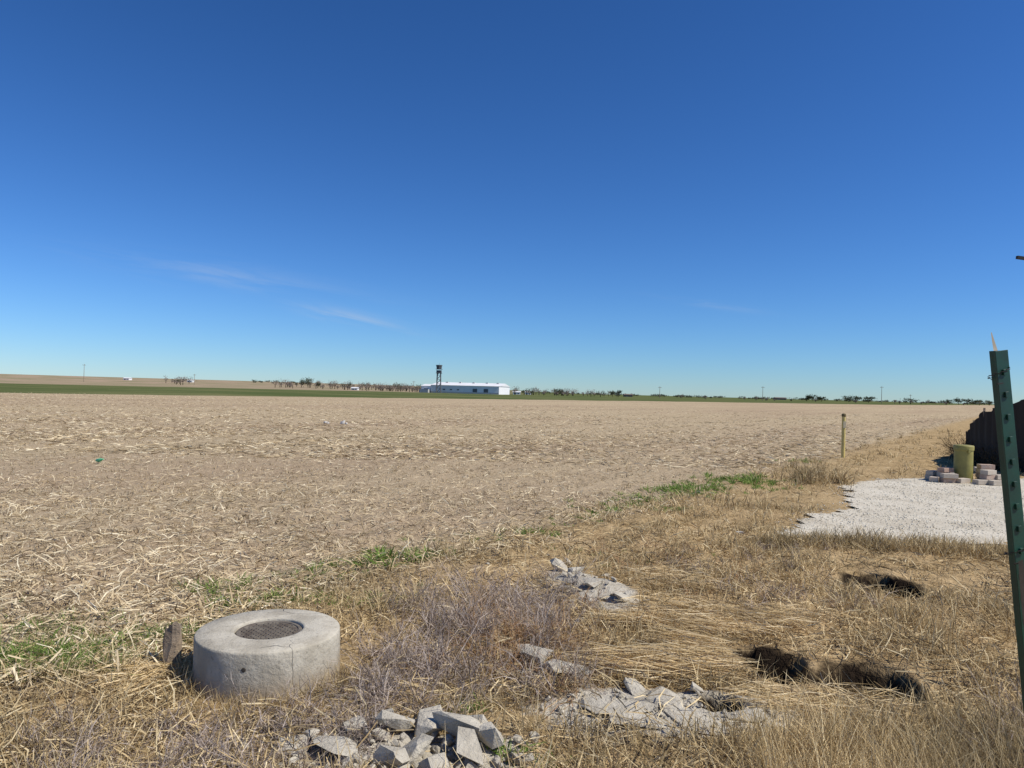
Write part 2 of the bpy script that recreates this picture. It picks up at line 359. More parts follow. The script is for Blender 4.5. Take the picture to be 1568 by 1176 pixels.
# ------------------------------------------------------------------ rocks
def hull_mesh(bm,c,s,rot,npts=14):
    pts=[]
    for i in range(npts):
        v=Vector((random.uniform(-1,1),random.uniform(-1,1),random.uniform(-1,1)))
        v=v.normalized()*random.uniform(.8,1.15)
        v=Vector((max(-.8,min(.8,v.x)),max(-.8,min(.8,v.y)),max(-.7,min(.7,v.z))))
        v=Vector((v.x*s[0],v.y*s[1],v.z*s[2])); v.rotate(rot); pts.append(bm.verts.new(v+Vector(c)))
    r=bmesh.ops.convex_hull(bm,input=pts)
    bmesh.ops.delete(bm,geom=[v for v in r['geom_interior'] if isinstance(v,bmesh.types.BMVert)],context='VERTS')
def rubble(name,items,mat,bev=.004):
    bm=bmesh.new()
    for (x,y,sx,sy,sz,lift,tilt) in items:
        z=float(hgt(x,y))+lift
        hull_mesh(bm,(x,y,z),(sx,sy,sz),Euler((random.uniform(-tilt,tilt),random.uniform(-tilt,tilt),random.uniform(0,6.28))))
    bmesh.ops.recalc_face_normals(bm,faces=bm.faces)
    me=bpy.data.meshes.new(name); bm.to_mesh(me); bm.free(); me.materials.append(mat)
    ob=bpy.data.objects.new(name,me); COL.objects.link(ob)
    if bev:
        mo=ob.modifiers.new('b','BEVEL'); mo.width=bev; mo.segments=2; mo.limit_method='ANGLE'
    return ob
rockm=simple_mat('broken_concrete',(.57,.52,.42),(.40,.36,.285),7,.95,.9,.02)
O_=-.12
items=[(-.80,3.66+O_,.20,.12,.035,.03,.1),(-.42,3.62+O_,.12,.10,.06,.06,.5),(-.24,3.76+O_,.20,.11,.07,.09,.35),(-.16,3.60+O_,.12,.09,.06,.07,.5),
 (-.55,3.86+O_,.13,.10,.05,.06,.4),(-.36,3.88+O_,.15,.11,.06,.08,.3),(-1.0,3.66+O_,.12,.09,.03,.03,.15),(-.74,3.84+O_,.10,.08,.035,.03,.4),(-.05,3.72+O_,.10,.08,.07,.07,.5),(-.50,3.52+O_,.10,.09,.06,.05,.7),(-.13,3.86+O_,.11,.08,.06,.07,.5),(-.62,3.98+O_,.07,.05,.03,.04,.5),(-.3,3.5+O_,.1,.08,.06,.06,.5)]
items+=[(-.42+.27*random.gauss(0,1),3.62+O_+.15*random.gauss(0,1),*(lambda s:(s,s*.8,s*.6))(random.uniform(.015,.06)),.02,1.) for _ in range(130)]
rubble('concrete_rubble',items,rockm)
items=[(.20,4.74,.12,.09,.055,.08,.4),(.35,4.56,.19,.12,.045,.08,.25),(.12,4.87,.07,.06,.04,.05,.4),(.47,4.45,.10,.07,.04,.06,.4)]
items+=[(.62,4.05,.26,.16,.022,.006,.04),(.90,4.14,.22,.14,.022,.008,.05),(1.0,3.92,.28,.15,.022,.006,.04),(.72,3.84,.22,.12,.02,.006,.05),(1.30,3.98,.18,.12,.025,.01,.08),(1.38,4.16,.12,.08,.03,.02,.25)]
items+=[(.3+.25*random.gauss(0,1),4.6+.12*random.gauss(0,1),*(lambda s:(s,s*.8,s*.6))(random.uniform(.01,.025)),.01,1.) for _ in range(30)]
items+=[(.88+.4*random.gauss(0,1),4.02+.15*random.gauss(0,1),*(lambda s:(s,s*.8,s*.6))(random.uniform(.005,.025)),.012,1.) for _ in range(170)]
items+=[(1.10,4.30,.09,.06,.03,.03,.3),(.75,4.28,.12,.06,.03,.02,.3)]
for _ in range(45):
    t=random.gauss(0,.5); items.append((.75-.35*t+.2*random.gauss(0,1),6.35+t,*(lambda s:(s,s*.7,s*.35))(random.uniform(.015,.07)),.008,.6))
items+=[(.50,7.1,.13,.05,.07,.04,.9),(.62,6.8,.14,.06,.05,.03,.7),(.74,6.3,.15,.09,.03,.02,.35),(.92,6.0,.16,.09,.03,.02,.3),(.6,7.3,.08,.04,.08,.05,.9)]
rubble('broken_concrete_slab',items,rockm,.003)
whitem=simple_mat('white_stone',(.72,.70,.65),(.55,.53,.48),5,.9,.4,.01)
rubble('limestone_rock',[(2.98,9.5,.09,.05,.03,.02,.2)],whitem)
rubble('white_debris',[(-8.6,34.5,.16,.12,.10,.09,.3),(-8.0,35.2,.17,.1,.11,.09,.4),(-7.8,35.0,.1,.08,.06,.05,.3)],whitem)
# ------------------------------------------------------------------ generic part builders
def empty(name,loc=(0,0,0),rot=0):
    e=bpy.data.objects.new(name,None); COL.objects.link(e); e.location=loc; e.rotation_euler=(0,0,rot); return e
def bmobj(name,bm,mat,parent=None,bev=0,smooth=False,loc=None):
    bmesh.ops.recalc_face_normals(bm,faces=bm.faces)
    me=bpy.data.meshes.new(name); bm.to_mesh(me); bm.free()
    for mm in (mat if isinstance(mat,list) else [mat]): me.materials.append(mm)
    for pp in me.polygons: pp.use_smooth=smooth
    ob=bpy.data.objects.new(name,me); COL.objects.link(ob)
    if parent: ob.parent=parent
    if loc: ob.location=loc
    if bev:
        mo=ob.modifiers.new('b','BEVEL'); mo.width=bev; mo.segments=2; mo.limit_method='ANGLE'
    return ob
def box(bm,x0,x1,y0,y1,z0,z1,mi=0,M=None):
    vs=[bm.verts.new((x,y,z)) for z in (z0,z1) for y in (y0,y1) for x in (x0,x1)]
    if M: 
        for v in vs: v.co=M@v.co
    for f in ((0,2,3,1),(4,5,7,6),(0,1,5,4),(2,6,7,3),(0,4,6,2),(1,3,7,5)):
        ff=bm.faces.new([vs[i] for i in f]); ff.material_index=mi
def cyl(bm,x,y,z0,z1,r0,r1=None,seg=12,mi=0,cap=True):
    r1=r0 if r1 is None else r1
    a=[bm.verts.new((x+r0*math.cos(2*math.pi*i/seg),y+r0*math.sin(2*math.pi*i/seg),z0)) for i in range(seg)]
    c=[bm.verts.new((x+r1*math.cos(2*math.pi*i/seg),y+r1*math.sin(2*math.pi*i/seg),z1)) for i in range(seg)]
    for i in range(seg):
        f=bm.faces.new([a[i],a[(i+1)%seg],c[(i+1)%seg],c[i]]); f.material_index=mi
    if cap: bm.faces.new(c).material_index=mi; bm.faces.new(a[::-1]).material_index=mi
def lathe(bm,prof,seg=72,wob=0,seed=1):
    rings=[]
    for (r,z) in prof:
        if r<1e-6: rings.append([bm.verts.new((0,0,z))]); continue
        ring=[]
        for i in range(seg):
            a=2*math.pi*i/seg; d=1+wob*(float(vn(np.array(math.cos(a)*3+z*7+9),np.array(math.sin(a)*3+9),seed))-.5)
            ring.append(bm.verts.new((r*d*math.cos(a),r*d*math.sin(a),z)))
        rings.append(ring)
    for A,B in zip(rings[:-1],rings[1:]):
        for i in range(seg):
            j=(i+1)%seg
            if len(A)==1 and len(B)==1: continue
            if len(A)==1: bm.faces.new([A[0],B[i],B[j]])
            elif len(B)==1: bm.faces.new([A[i],A[j],B[0]])
            else: bm.faces.new([A[i],A[j],B[j],B[i]])
# ------------------------------------------------------------------ manhole
mx,my=MANHOLE
mh=empty('concrete_manhole',(mx,my,-.012)); mh.scale=(.965,.965,1)
cm,g,b=newmat('weathered_concrete'); oc=g.n('ShaderNodeTexCoord').outputs['Object']
c=g.mix(g.mr(g.noise(oc,5,6,.65),.35,.65),(.53,.485,.39),(.38,.34,.265))
c=g.mix(g.mr(g.noise(oc,45,3,.6),.58,.70,0,.55),c,(.22,.195,.155))
vo=g.n('ShaderNodeTexVoronoi',feature='DISTANCE_TO_EDGE'); 
wv=g.n('ShaderNodeVectorMath',operation='ADD'); g.put(wv.inputs[0],oc); nn=g.n('ShaderNodeTexNoise'); g.put(nn.inputs['Vector'],oc); nn.inputs['Scale'].default_value=5
ws=g.n('ShaderNodeVectorMath',operation='SCALE'); g.put(ws.inputs[0],nn.outputs['Color']); ws.inputs['Scale'].default_value=.12; g.put(wv.inputs[1],ws.outputs[0])
g.put(vo.inputs['Vector'],wv.outputs[0]); vo.inputs['Scale'].default_value=2.1
crk=g.mr(vo.outputs['Distance'],.0,.007,1.,0.)
crk=g.m('MULTIPLY',crk,g.mr(g.noise(oc,2,2),.5,.6))
c=g.mix(g.m('MULTIPLY',crk,.8),c,(.2,.18,.15))
sz=g.n('ShaderNodeSeparateXYZ'); g.put(sz.inputs[0],oc)
stain=g.m('MULTIPLY',g.mr(sz.outputs[2],.0,.2,1.,0.),g.mr(g.noise(oc,6,4),.25,.55)); c=g.mix(g.m('MULTIPLY',stain,.8),c,(.27,.205,.135))
g.put(b.inputs['Base Color'],c); g.put(b.inputs['Normal'],g.bump(g.m('SUBTRACT',g.noise(oc,40,5,.7),crk),.6,.014))
bm=bmesh.new(); lathe(bm,[(.440,-.15),(.442,.0),(.440,.1),(.438,.2),(.437,.266),(.434,.276),(.428,.281),(.33,.284),(.225,.286),(.211,.284),(.206,.277),(.206,.235),(.0,.235)],96,.012)
o=bmobj('ring',bm,cm,mh,smooth=True); mo=o.modifiers.new('e','EDGE_SPLIT'); mo.split_angle=rad(50)
iron=simple_mat('rusted_cast_iron',(.20,.175,.14),(.10,.08,.065),14,.8,.6,.004)
bm=bmesh.new(); lathe(bm,[(.2,.236),(.2,.268),(.195,.272),(.178,.272),(.174,.266),(0,.266)],64)
for i in range(-7,8):
    for j in range(-7,8):
        X_,Y_=i*.023,j*.023
        if math.hypot(X_,Y_)<.165: 
            Mx=Matrix.Translation((X_,Y_,.2665))@Matrix.Rotation(rad(45 if (i+j)%2 else -45),4,'Z'); box(bm,-.009,.009,-.004,.004,0,.005,0,Mx)
bmobj('cast_iron_lid',bm,iron,mh)
dm=simple_mat('painted_hole_shade',(.08,.065,.05))  # shade of the lifting hole painted as a dark disc, no recess cut
bm=bmesh.new(); lathe(bm,[(0,0),(.011,0),(.013,.004),(.009,.006),(.0,.0062)],14); o=bmobj('painted_lifting_hole',bm,dm,mh); o.location=(.0,-.436,.19); o.rotation_euler=(rad(90),0,0)
wood=simple_mat('weathered_wood',(.36,.28,.20),(.22,.17,.12),9,.95,.8,.01)
bm=bmesh.new()
rng=[]
for kz,z in enumerate((-.1,.08,.2,.27,.30)):
    rr=[]
    for i in range(14):
        a=2*math.pi*i/14; r=.05*(1-.03*kz)*(1+.2*random.uniform(-1,1))
        rr.append(bm.verts.new((r*math.cos(a)*1.1+.02*z,r*math.sin(a)*.8,z+(.03*random.uniform(-1,1) if kz>=3 else 0)+(.03*math.cos(a) if kz==4 else 0))))
    rng.append(rr)
for A,B in zip(rng[:-1],rng[1:]):
    for i in range(14): bm.faces.new([A[i],A[(i+1)%14],B[(i+1)%14],B[i]])
bm.faces.new(rng[-1]); st=bmobj('wooden_stump',bm,wood); st.location=(-2.03,4.52,float(hgt(-2.03,4.52))-.03)
# ------------------------------------------------------------------ gravel pad
gp,g,b=newmat('white_gravel'); po=g.n('ShaderNodeNewGeometry').outputs['Position']
v=g.n('ShaderNodeTexVoronoi'); g.put(v.inputs['Vector'],po); v.inputs['Scale'].default_value=28
c=g.mix(g.mr(g.noise(po,1.2,5,.6),.35,.7),(.66,.605,.49),(.49,.435,.335)); c=g.mix(g.mr(v.outputs['Distance'],.25,.6,0,.35),c,(.40,.35,.26))
g.put(b.inputs['Base Color'],c); g.put(b.inputs['Normal'],g.bump(v.outputs['Distance'],.5,-.015))
bm=bmesh.new()
gx=np.arange(2.8,15.6,.11); gy=np.arange(8.2,17.8,.11); vid={}
def padj(xx,yy):
    xx=np.asarray(xx,float);yy=np.asarray(yy,float)
    return xx+.5*(vn(xx*1.3,yy*1.3,50)-.5)+.3*(vn(xx*5,yy*5,51)-.5), yy+.5*(vn(xx*1.3,yy*1.3,52)-.5)+.3*(vn(xx*5,yy*5,54)-.5)
for iy,yy in enumerate(gy):
    for ix,xx in enumerate(gx):
        jx,jy=padj(xx,yy)
        if bool(inpoly(jx,jy,PAD)):
            vid[(ix,iy)]=bm.verts.new((xx,yy,float(hgt(xx,yy))+.026+.012*(float(vn(np.array(xx*3.),np.array(yy*3.),53))-.5)))
for (ix,iy) in list(vid):
    ks=[(ix,iy),(ix+1,iy),(ix+1,iy+1),(ix,iy+1)]
    if all(k_ in vid for k_ in ks): bm.faces.new([vid[k_] for k_ in ks])
pad=bmobj('gravel_pad',bm,gp,None,smooth=True)
n=24000; px=2.8+12*R.rand(n)**1.3; py=8.4+9*R.rand(n)**1.3
jx,jy=padj(px,py); jx=jx+.12*R.randn(n); jy=jy+.12*R.randn(n)
ok=inpoly(jx,jy,PAD); px=px[ok];py=py[ok]; n=len(px)
s=.006+.012*R.rand(n)**2.5
O=np.array([[1,0,0],[-1,0,0],[0,1,0],[0,-1,0],[0,0,.8],[0,0,-.8]])
Vp=O[None]*(s[:,None,None]*(.7+.6*R.rand(n,6,1))); a=R.rand(n)*6.28; ca,sa=np.cos(a)[:,None],np.sin(a)[:,None]
Vq=np.stack([Vp[:,:,0]*ca-Vp[:,:,1]*sa,Vp[:,:,0]*sa+Vp[:,:,1]*ca,Vp[:,:,2]],-1)+np.stack([px,py,hgt(px,py)+.030],1)[:,None,:]
FT=np.array([[0,2,4],[2,1,4],[1,3,4],[3,0,4],[2,0,5],[1,2,5],[3,1,5],[0,3,5]]); Fq=(FT[None]+np.arange(n)[:,None,None]*6).reshape(-1,3)
peb=mesh_np('loose_stones',Vq.reshape(-1,3),Fq,blade_mat('limestone_chips',[(0,(.42,.37,.28)),(.5,(.60,.55,.44)),(1,(.72,.68,.57))],0,2,.95))
peb.parent=pad
# ------------------------------------------------------------------ olive well casing with blocks
ol=simple_mat('olive_paint',(.30,.265,.075),(.23,.205,.06),6,.55,.15,.003,.4)
bx,by=9.95,16.25; wc=empty('olive_pipe_bollard',(bx,by,.035))
bm=bmesh.new(); lathe(bm,[(.0,.0),(.185,.0),(.185,.68),(.19,.685),(.20,.69),(.202,.77),(.198,.785),(.185,.795),(.1,.805),(0,.81)],48); o=bmobj('casing',bm,ol,wc,smooth=True)
mo=o.modifiers.new('e','EDGE_SPLIT'); mo.split_angle=rad(40)
bm=bmesh.new(); box(bm,-.03,.03,-.225,-.18,.64,.72); box(bm,-.2,-.16,-.1,-.02,.70,.75); bmobj('hasp',bm,ol,wc,.004)
blk,g,b=newmat('pinkish_block'); ge=g.n('ShaderNodeNewGeometry'); oc=ge.outputs['Position']
c=g.ramp(ge.outputs['Random Per Island'],[(0,(.40,.35,.28)),(.45,(.48,.41,.33)),(.75,(.43,.31,.24)),(1,(.38,.24,.17))])
c=g.mix(g.mr(g.noise(oc,9,4),.4,.7,0,.5),c,(.52,.47,.39)); g.put(b.inputs['Base Color'],c); g.put(b.inputs['Normal'],g.bump(g.noise(oc,50,4),.5,.01))
bm=bmesh.new()
def bl(x,y,z,a,w=.30,d=.17,h=.095):
    box(bm,-w/2,w/2,-d/2,d/2,0,h,0,Matrix.Translation((x,y,z))@Matrix.Rotation(a,4,'Z'))
zz=.04
for (x,y,lv,a) in [(-.42,-.05,3,.1),(-.55,.25,2,.5),(-.50,-.33,2,-.15),(-.20,-.35,1,.2),(.42,-.1,4,-.1),(.32,-.36,3,.15),(.60,-.32,2,.3),(.05,-.55,1,-.1),(.30,-.62,1,.1),(.52,.22,3,.9),(-.1,.42,2,.1),(.25,.42,2,0.),(-.72,-.12,1,.8)]:
    for l in range(lv): bl(bx+x+random.uniform(-.03,.03),by+y+random.uniform(-.03,.03),zz+l*.098,a+random.uniform(-.2,.2)+(.0 if l%2 else .1))
bmobj('paving_block_stack',bm,blk,None,.006)
# ------------------------------------------------------------------ yellow marker post
ym=simple_mat('yellow_paint',(.66,.55,.21),(.54,.44,.16),5,.6,.2,.003,.3)
yp=empty('yellow_marker_post',(10.25,22.8,float(hgt(10.25,22.8))-.02))
bm=bmesh.new(); cyl(bm,0,0,-.2,1.30,.055,.055,20); bmobj('post',bm,ym,yp,smooth=False)
bm=bmesh.new(); lathe(bm,[(.0,1.295),(.056,1.295),(.066,1.30),(.066,1.36),(.056,1.385),(0,1.395)],20); bmobj('cap',bm,simple_mat('post_cap_dark',(.20,.16,.08)),yp)
bm=bmesh.new(); box(bm,-.04,.04,-.067,-.056,.95,1.15); bmobj('label',bm,simple_mat('label_pale',(.55,.5,.35)),yp)
# ------------------------------------------------------------------ fence at right : green T-posts
tg=simple_mat('green_tpost_paint',(.006,.06,.036),(.008,.035,.022),10,.45,.1,.002,.5)
blackm=simple_mat('black_fabric',(.024,.019,.014),(.036,.028,.02),30,.8,.4,.003)
tan=blade_mat('tan_cloth',[(0,(.50,.43,.31)),(1,(.58,.52,.42))],.2,12,.6)
wire=simple_mat('dark_wire',(.05,.045,.04),None,8,.6,0,.01,.4,.5)
def tpost(bm,h,base=-.4):
    box(bm,-.019,.019,-.002,.002,base,h)
    box(bm,-.002,.002,.002,.032,base,h)
    for z in np.arange(.1,h-.03,.055): box(bm,-.005,.005,-.007,-.002,z,z+.014)
def place_tpost(x,y,h,tiltx=0,tilty=0,rz=0,name='green_fence_post'):
    e_=empty(name,(x,y,float(hgt(x,y)))); e_.rotation_euler=(tiltx,tilty,rz)
    bm=bmesh.new(); tpost(bm,h); bmobj('t_section',bm,tg,e_,.0008)
    bm=bmesh.new(); 
    vs=[bm.verts.new(v_) for v_ in ((-.06,.001,-.02),(.06,.001,-.02),(.04,.001,-.3),(-.04,.001,-.3),(-.06,.004,-.02),(.06,.004,-.02),(.04,.004,-.3),(-.04,.004,-.3))]
    for f in ((0,1,2,3),(7,6,5,4),(0,4,5,1),(1,5,6,2),(2,6,7,3),(3,7,4,0)): bm.faces.new([vs[i] for i in f])
    bmobj('anchor_plate',bm,tg,e_)
    return e_
fp=place_tpost(1.448,1.865,1.92,0,rad(-8.0),rad(14))
rbb=Rib(); K=26; t=np.linspace(0,1,K)
P=np.stack([.030+.007*np.sin(t*7)+.018*t,.038+.012*np.cos(t*5),1.965-.46*t],1)[None]
rbb.add(P,np.array([[.95,.3,.1]]),(.002+.019*np.sin(np.pi*np.clip(t*1.02,0,1))**.8)[None]); cl=rbb.obj('torn_cloth',tan); cl.parent=fp
rbb=Rib(); P=np.stack([.044+.006*np.sin(t*9),.045+.01*np.cos(t*8),1.5-1.45*t],1)[None]
rbb.add(P,np.array([[.9,.4,.0]]),(.012+.004*np.sin(t*11))[None]); cl=rbb.obj('black_fabric_edge',blackm); cl.parent=fp
rbb=Rib(); P=np.stack([-.020-.004*np.sin(t*3)-.012*t,-.022+.004*np.cos(t*8),1.41-.75*t],1)[None]
rbb.add(P,np.array([[.95,.3,.0]]),(.012+.003*np.sin(t*9))[None]); cl=rbb.obj('black_fabric_flap',blackm); cl.parent=fp
for zt in (1.84,1.4,.9,.45):
    bm=bmesh.new(); 
    for i in range(10):
        a0=i/10*6.28
        Mx=Matrix.Translation((.022*math.cos(a0),.012+.022*math.sin(a0),zt+.004*i))@Matrix.Rotation(a0,4,'Z'); box(bm,-.001,.001,-.008,.008,0,.002,0,Mx)
    box(bm,-.032,-.015,-.012,-.009,zt+.0,zt+.003)
    bmobj('wire_tie',bm,wire,fp)
for i,t in enumerate((3.2,6.4,9.6,12.8,16)):
    place_tpost(1.95+D[0]*t*1.03+t*.04,1.70+D[1]*t,1.5,0,rad(random.uniform(-2,2)),rad(-38))
hp=empty('steel_stake',(1.46,1.98,0)); bm=bmesh.new(); cyl(bm,0,0,-.3,2.16,.011,.011,12); bmobj('rod',bm,wire,hp)
bm=bmesh.new(); 
for (a_,b_) in [((0,0,2.16),(-.07,0,2.14)),((-.07,0,2.14),(-.115,0,2.145)),((-.045,0,2.15),(-.08,-.01,2.122))]:
    A=Vector(a_);B=Vector(b_); d=B-A; Mx=Matrix.Translation(A)@d.to_track_quat('Z','Y').to_matrix().to_4x4(); 
    box(bm,-.004,.004,-.004,.004,0,d.length,0,Mx)
bmobj('bent_hook',bm,wire,hp)
sf=empty('black_silt_fence')
pts=[(12.95,18.2,2.0),(13.3,20.2,1.8),(13.75,21.6,1.6),(14.2,22.8,1.2),(14.6,23.7,.85),(17.3,27.2,.9),(21,32.7,.9),(27,41.8,.9),(36,55.5,.9)]
bm=bmesh.new(); prev=None; SEG=8
for i in range(len(pts)-1):
    for k_ in range(SEG):
        t=k_/SEG; x_=pts[i][0]*(1-t)+pts[i+1][0]*t; y_=pts[i][1]*(1-t)+pts[i+1][1]*t; h_=pts[i][2]*(1-t)+pts[i+1][2]*t-.10*math.sin(math.pi*t)
        z_=float(hgt(x_,y_)); w_=.05*math.sin(k_*1.9+i)
        colv=[bm.verts.new((x_+w_*f,y_,z_-.05+(h_+.05)*f)) for f in (0,.33,.66,1)]
        if prev:
            for a_ in range(3): bm.faces.new([prev[a_],colv[a_],colv[a_+1],prev[a_+1]])
        prev=colv
bmobj('fabric',bm,blackm,sf,smooth=True)
bm=bmesh.new()
for (x_,y_,h_) in pts[1:]: box(bm,x_-.02+.06,x_+.02+.06,y_-.02,y_+.02,-.2,h_+.03)
bmobj('stakes',bm,wood,sf)
gb=simple_mat('green_plastic',(.13,.50,.25),(.10,.42,.20),5,.4,0,.01,.5)
bm=bmesh.new(); lathe(bm,[(0,0),(.035,0),(.038,.01),(.038,.13),(.03,.15),(.015,.18),(.013,.20),(.015,.202),(.015,.215),(0,.215)],20); bo=bmobj('green_bottle',bm,gb,smooth=True); bo.location=(-8.7,15.6,float(hgt(-8.7,15.6))+.06); bo.rotation_euler=(rad(78),rad(8),rad(60))
# ------------------------------------------------------------------ distant industrial building
wm=simple_mat('white_metal_siding',(.80,.80,.79),(.74,.74,.73),.3,.6); gr=simple_mat('grey_wall',(.50,.50,.49)); dk=simple_mat('dark_glass',(.10,.11,.13),None,1,.3,0,.01,.5); rf=simple_mat('pale_roof',(.74,.74,.74),(.66,.66,.66),.2)
wh=empty('white_warehouse',(-39,520,0),rad(-14)); 
def gable(bm,x0,x1,y0,y1,h,rise):
    ym_=(y0+y1)/2
    vs=[bm.verts.new(v_) for v_ in ((x0-.4,y0-.4,h),(x1+.4,y0-.4,h),(x1+.4,ym_,h+rise),(x0-.4,ym_,h+rise),(x1+.4,y1+.4,h),(x0-.4,y1+.4,h))]
    bm.faces.new([vs[0],vs[1],vs[2],vs[3]]); bm.faces.new([vs[3],vs[2],vs[4],vs[5]]); bm.faces.new([vs[0],vs[3],vs[5]]); bm.faces.new([vs[1],vs[4],vs[2]]); bm.faces.new([vs[0],vs[5],vs[4],vs[1]])
bm=bmesh.new(); box(bm,-19,31,0,30,-1,5.2); box(bm,-27,-19.01,2,18,-1,4.4); bmobj('walls',bm,wm,wh)
bm=bmesh.new(); gable(bm,-19,31,0,30,5.21,2.2); gable(bm,-27,-19.4,2,18,4.41,1.4); bmobj('roof',bm,rf,wh)
bm=bmesh.new()
for x_ in np.arange(-10,4,5.2): box(bm,x_,x_+1.6,-.12,-.01,1.8,2.6)
for x_ in (12,20,): box(bm,x_,x_+3.2,-.12,-.01,0,3.2)
box(bm,-25,-22,1.88,1.99,0,2.6); bmobj('windows_and_doors',bm,dk,wh)
bm=bmesh.new(); box(bm,-19,31,-.25,-.13,-.2,.7); box(bm,-26.5,-20,-3,1.8,-.5,2.0); bmobj('plinth',bm,gr,wh)
bm=bmesh.new()
for x_ in (-12,-2,8,18,26): box(bm,x_,x_+1.5,12,14,6.5,7.8)
bmobj('roof_vents',bm,gr,wh)
tw=empty('control_tower',(-51,515,0)); sm=simple_mat('grey_steel',(.12,.13,.14)); bm=bmesh.new()
def strut(bm,A,B,r=.16):
    A=Vector(A);B=Vector(B); d=B-A; box(bm,-r,r,-r,r,0,d.length,0,Matrix.Translation(A)@d.to_track_quat('Z','Y').to_matrix().to_4x4())
for sx in(-1,1):
    for sy in (-1,1): strut(bm,(sx*1.5,sy*1.5,-1),(sx*1.1,sy*1.1,15),.22)
for i in range(5):
    z0=i*3.; z1=z0+3
    for sx in (-1,1):
        strut(bm,(-1.4,sx*1.4,z0),(1.3,sx*1.3,z1),.1); strut(bm,(sx*1.4,-1.4,z0),(sx*1.3,1.3,z1),.1); strut(bm,(-1.35,sx*1.35,z1),(1.35,sx*1.35,z1),.12)
bmobj('lattice_legs',bm,sm,tw)
bm=bmesh.new(); box(bm,-2,2,-2,2,13.2,13.6); box(bm,-1.7,1.7,-1.7,1.7,13.6,15.4); box(bm,-2.2,2.2,-2.2,2.2,16.,16.35); bmobj('lower_deck',bm,sm,tw)
bm=bmesh.new(); cyl(bm,0,0,16.36,18.6,1.7,2.1,8); cyl(bm,0,0,18.61,19.1,2.3,2.2,8); cyl(bm,0,0,19.11,20.6,.08,.05,6); bmobj('cab',bm,sm,tw)
def shed(name,x,y,w,d,h,rise,wall,roof):
    e_=empty(name,(x,y,float(hgt(x,y))-.3)); bm=bmesh.new(); box(bm,-w/2,w/2,-d/2,d/2,0,h); bmobj('walls',bm,wall,e_)
    bm=bmesh.new(); gable(bm,-w/2,w/2,-d/2,d/2,h+.01,rise); bmobj('roof',bm,roof,e_)
    bm=bmesh.new(); box(bm,-w*.3,-w*.1,-d/2-.1,-d/2-.01,.3,h*.75); box(bm,w*.15,w*.3,-d/2-.1,-d/2-.01,h*.4,h*.75); bmobj('openings',bm,dk,e_)
brm=simple_mat('brown_roof',(.16,.13,.11))
for (x,y,w,h) in [(-395,760,6,2.),(-330,760,5,2.),(-125,590,5,1.8),(4,600,6,2.2),(14,640,5,2.2)]:
    shed('farm_shed',x,y,w,6,h,.8,wm,rf)
for (x,y,w,h) in [(110,700,8,2.),(290,800,12,2.)]: shed('brown_shed',x,y,w,6,h,1.,brm,brm)
def upole(x,y,h):
    e_=empty('utility_pole',(x,y,float(hgt(x,y)))); bm=bmesh.new(); cyl(bm,0,0,-1,h,.22,.13,8); box(bm,-1.3,1.3,-.08,.08,h-1.,h-.8); 
    for sx in (-1.1,0.2,1.1): cyl(bm,sx,0,h-.79,h-.5,.07,.05,6)
    bmobj('pole_and_crossarm',bm,wood,e_)
for (x,y,h) in [(-330,570,14),(-262,610,9),(-85,640,9),(-64,660,8.5),(112,560,9),(190,560,11),(275,550,13),(345,640,8)]: upole(x,y,h)
tb=blade_mat('distant_foliage',[(0,(.04,.055,.03)),(.6,(.08,.09,.045)),(1,(.14,.13,.08))],.1,.05,.8)
tb2=blade_mat('distant_bare_branches',[(0,(.18,.145,.115)),(1,(.34,.285,.235))],.0,.05,.8)
class Tri:
    def __init__(s): s.V=[]
    def crown(s,x,y,z,rx,h,n,sz):
        k=max(5,int(rx*2)); c=np.stack([x+rx*.7*R.randn(k)*.7,y+rx*.5*R.randn(k),z+h*(.35+.45*R.rand(k))],1)
        i=R.randint(0,k,n); p=c[i]+R.randn(n,3)*np.array([rx*.28,rx*.28,h*.13]); p[:,2]=np.maximum(p[:,2],z)
        T=p[:,None,:]+R.randn(n,3,3)*sz; s.V.append(T.reshape(-1,3))
    def obj(s,name,mat):
        V=np.concatenate(s.V); return mesh_np(name,V,np.arange(len(V)).reshape(-1,3),mat)
T1=Tri();T2=Tri(); rt=Rib()
def tree(T,x,y,h,w,n=220,sz=.35):
    z=float(hgt(x,y)); T.crown(x,y,z+h*.12,w,h,n,sz)
    m=7
    A=np.array([x,y,z-.3])
    tips=np.array([x,y,z+h*.7])+R.randn(m,3)*np.array([w*.5,w*.4,h*.15]); P=np.stack([np.repeat(A[None],m,0),np.repeat(np.array([[x,y,z+h*.3]]),m,0),tips],1)
    rt.add(P,np.repeat(np.array([[1.,0,0]]),m,0),np.repeat(np.array([[.3,.18,.05]]),m,0))
def at(u,dist): return (u-784)/1132*dist
for u,h,w in [(462,6.5,3.4),(472,7,4),(487,5,3),(945,4.5,3),(938,4,3),(855,4,3.5),(1235,4.2,3),(1245,4.4,3),(1258,3.5,3),(1300,4.4,4),(1312,3.9,4),(1330,3.9,4),(1395,3.4,5),(1450,4.,4),(1468,4.6,4),(1482,4.4,4),(1500,4,4),(1515,3.9,4)]:
    d_=620+60*random.random(); tree(T1,at(u,d_),d_,h*1.15,w*1.1,320,.38)
for i in range(160):
    u=random.choice([random.gauss(445,14),random.uniform(480,660),random.gauss(605,20),random.gauss(605,20),random.gauss(275,10),random.uniform(785,960),random.gauss(850,30),random.uniform(1040,1560),random.uniform(500,640)]); d_=random.uniform(560,700)
    h=random.uniform(2.6,6.8)*(1 if u<1000 else .5); tree(T1 if random.random()<.22 else T2,at(u,d_),d_,h,h*.55,150,.22)
for i in range(190):
    d_=900+200*random.random(); u=random.uniform(380,1900); h=random.uniform(1.4,3.2); tree(T1,at(u,d_),d_,h,h*1.6,60,.5)
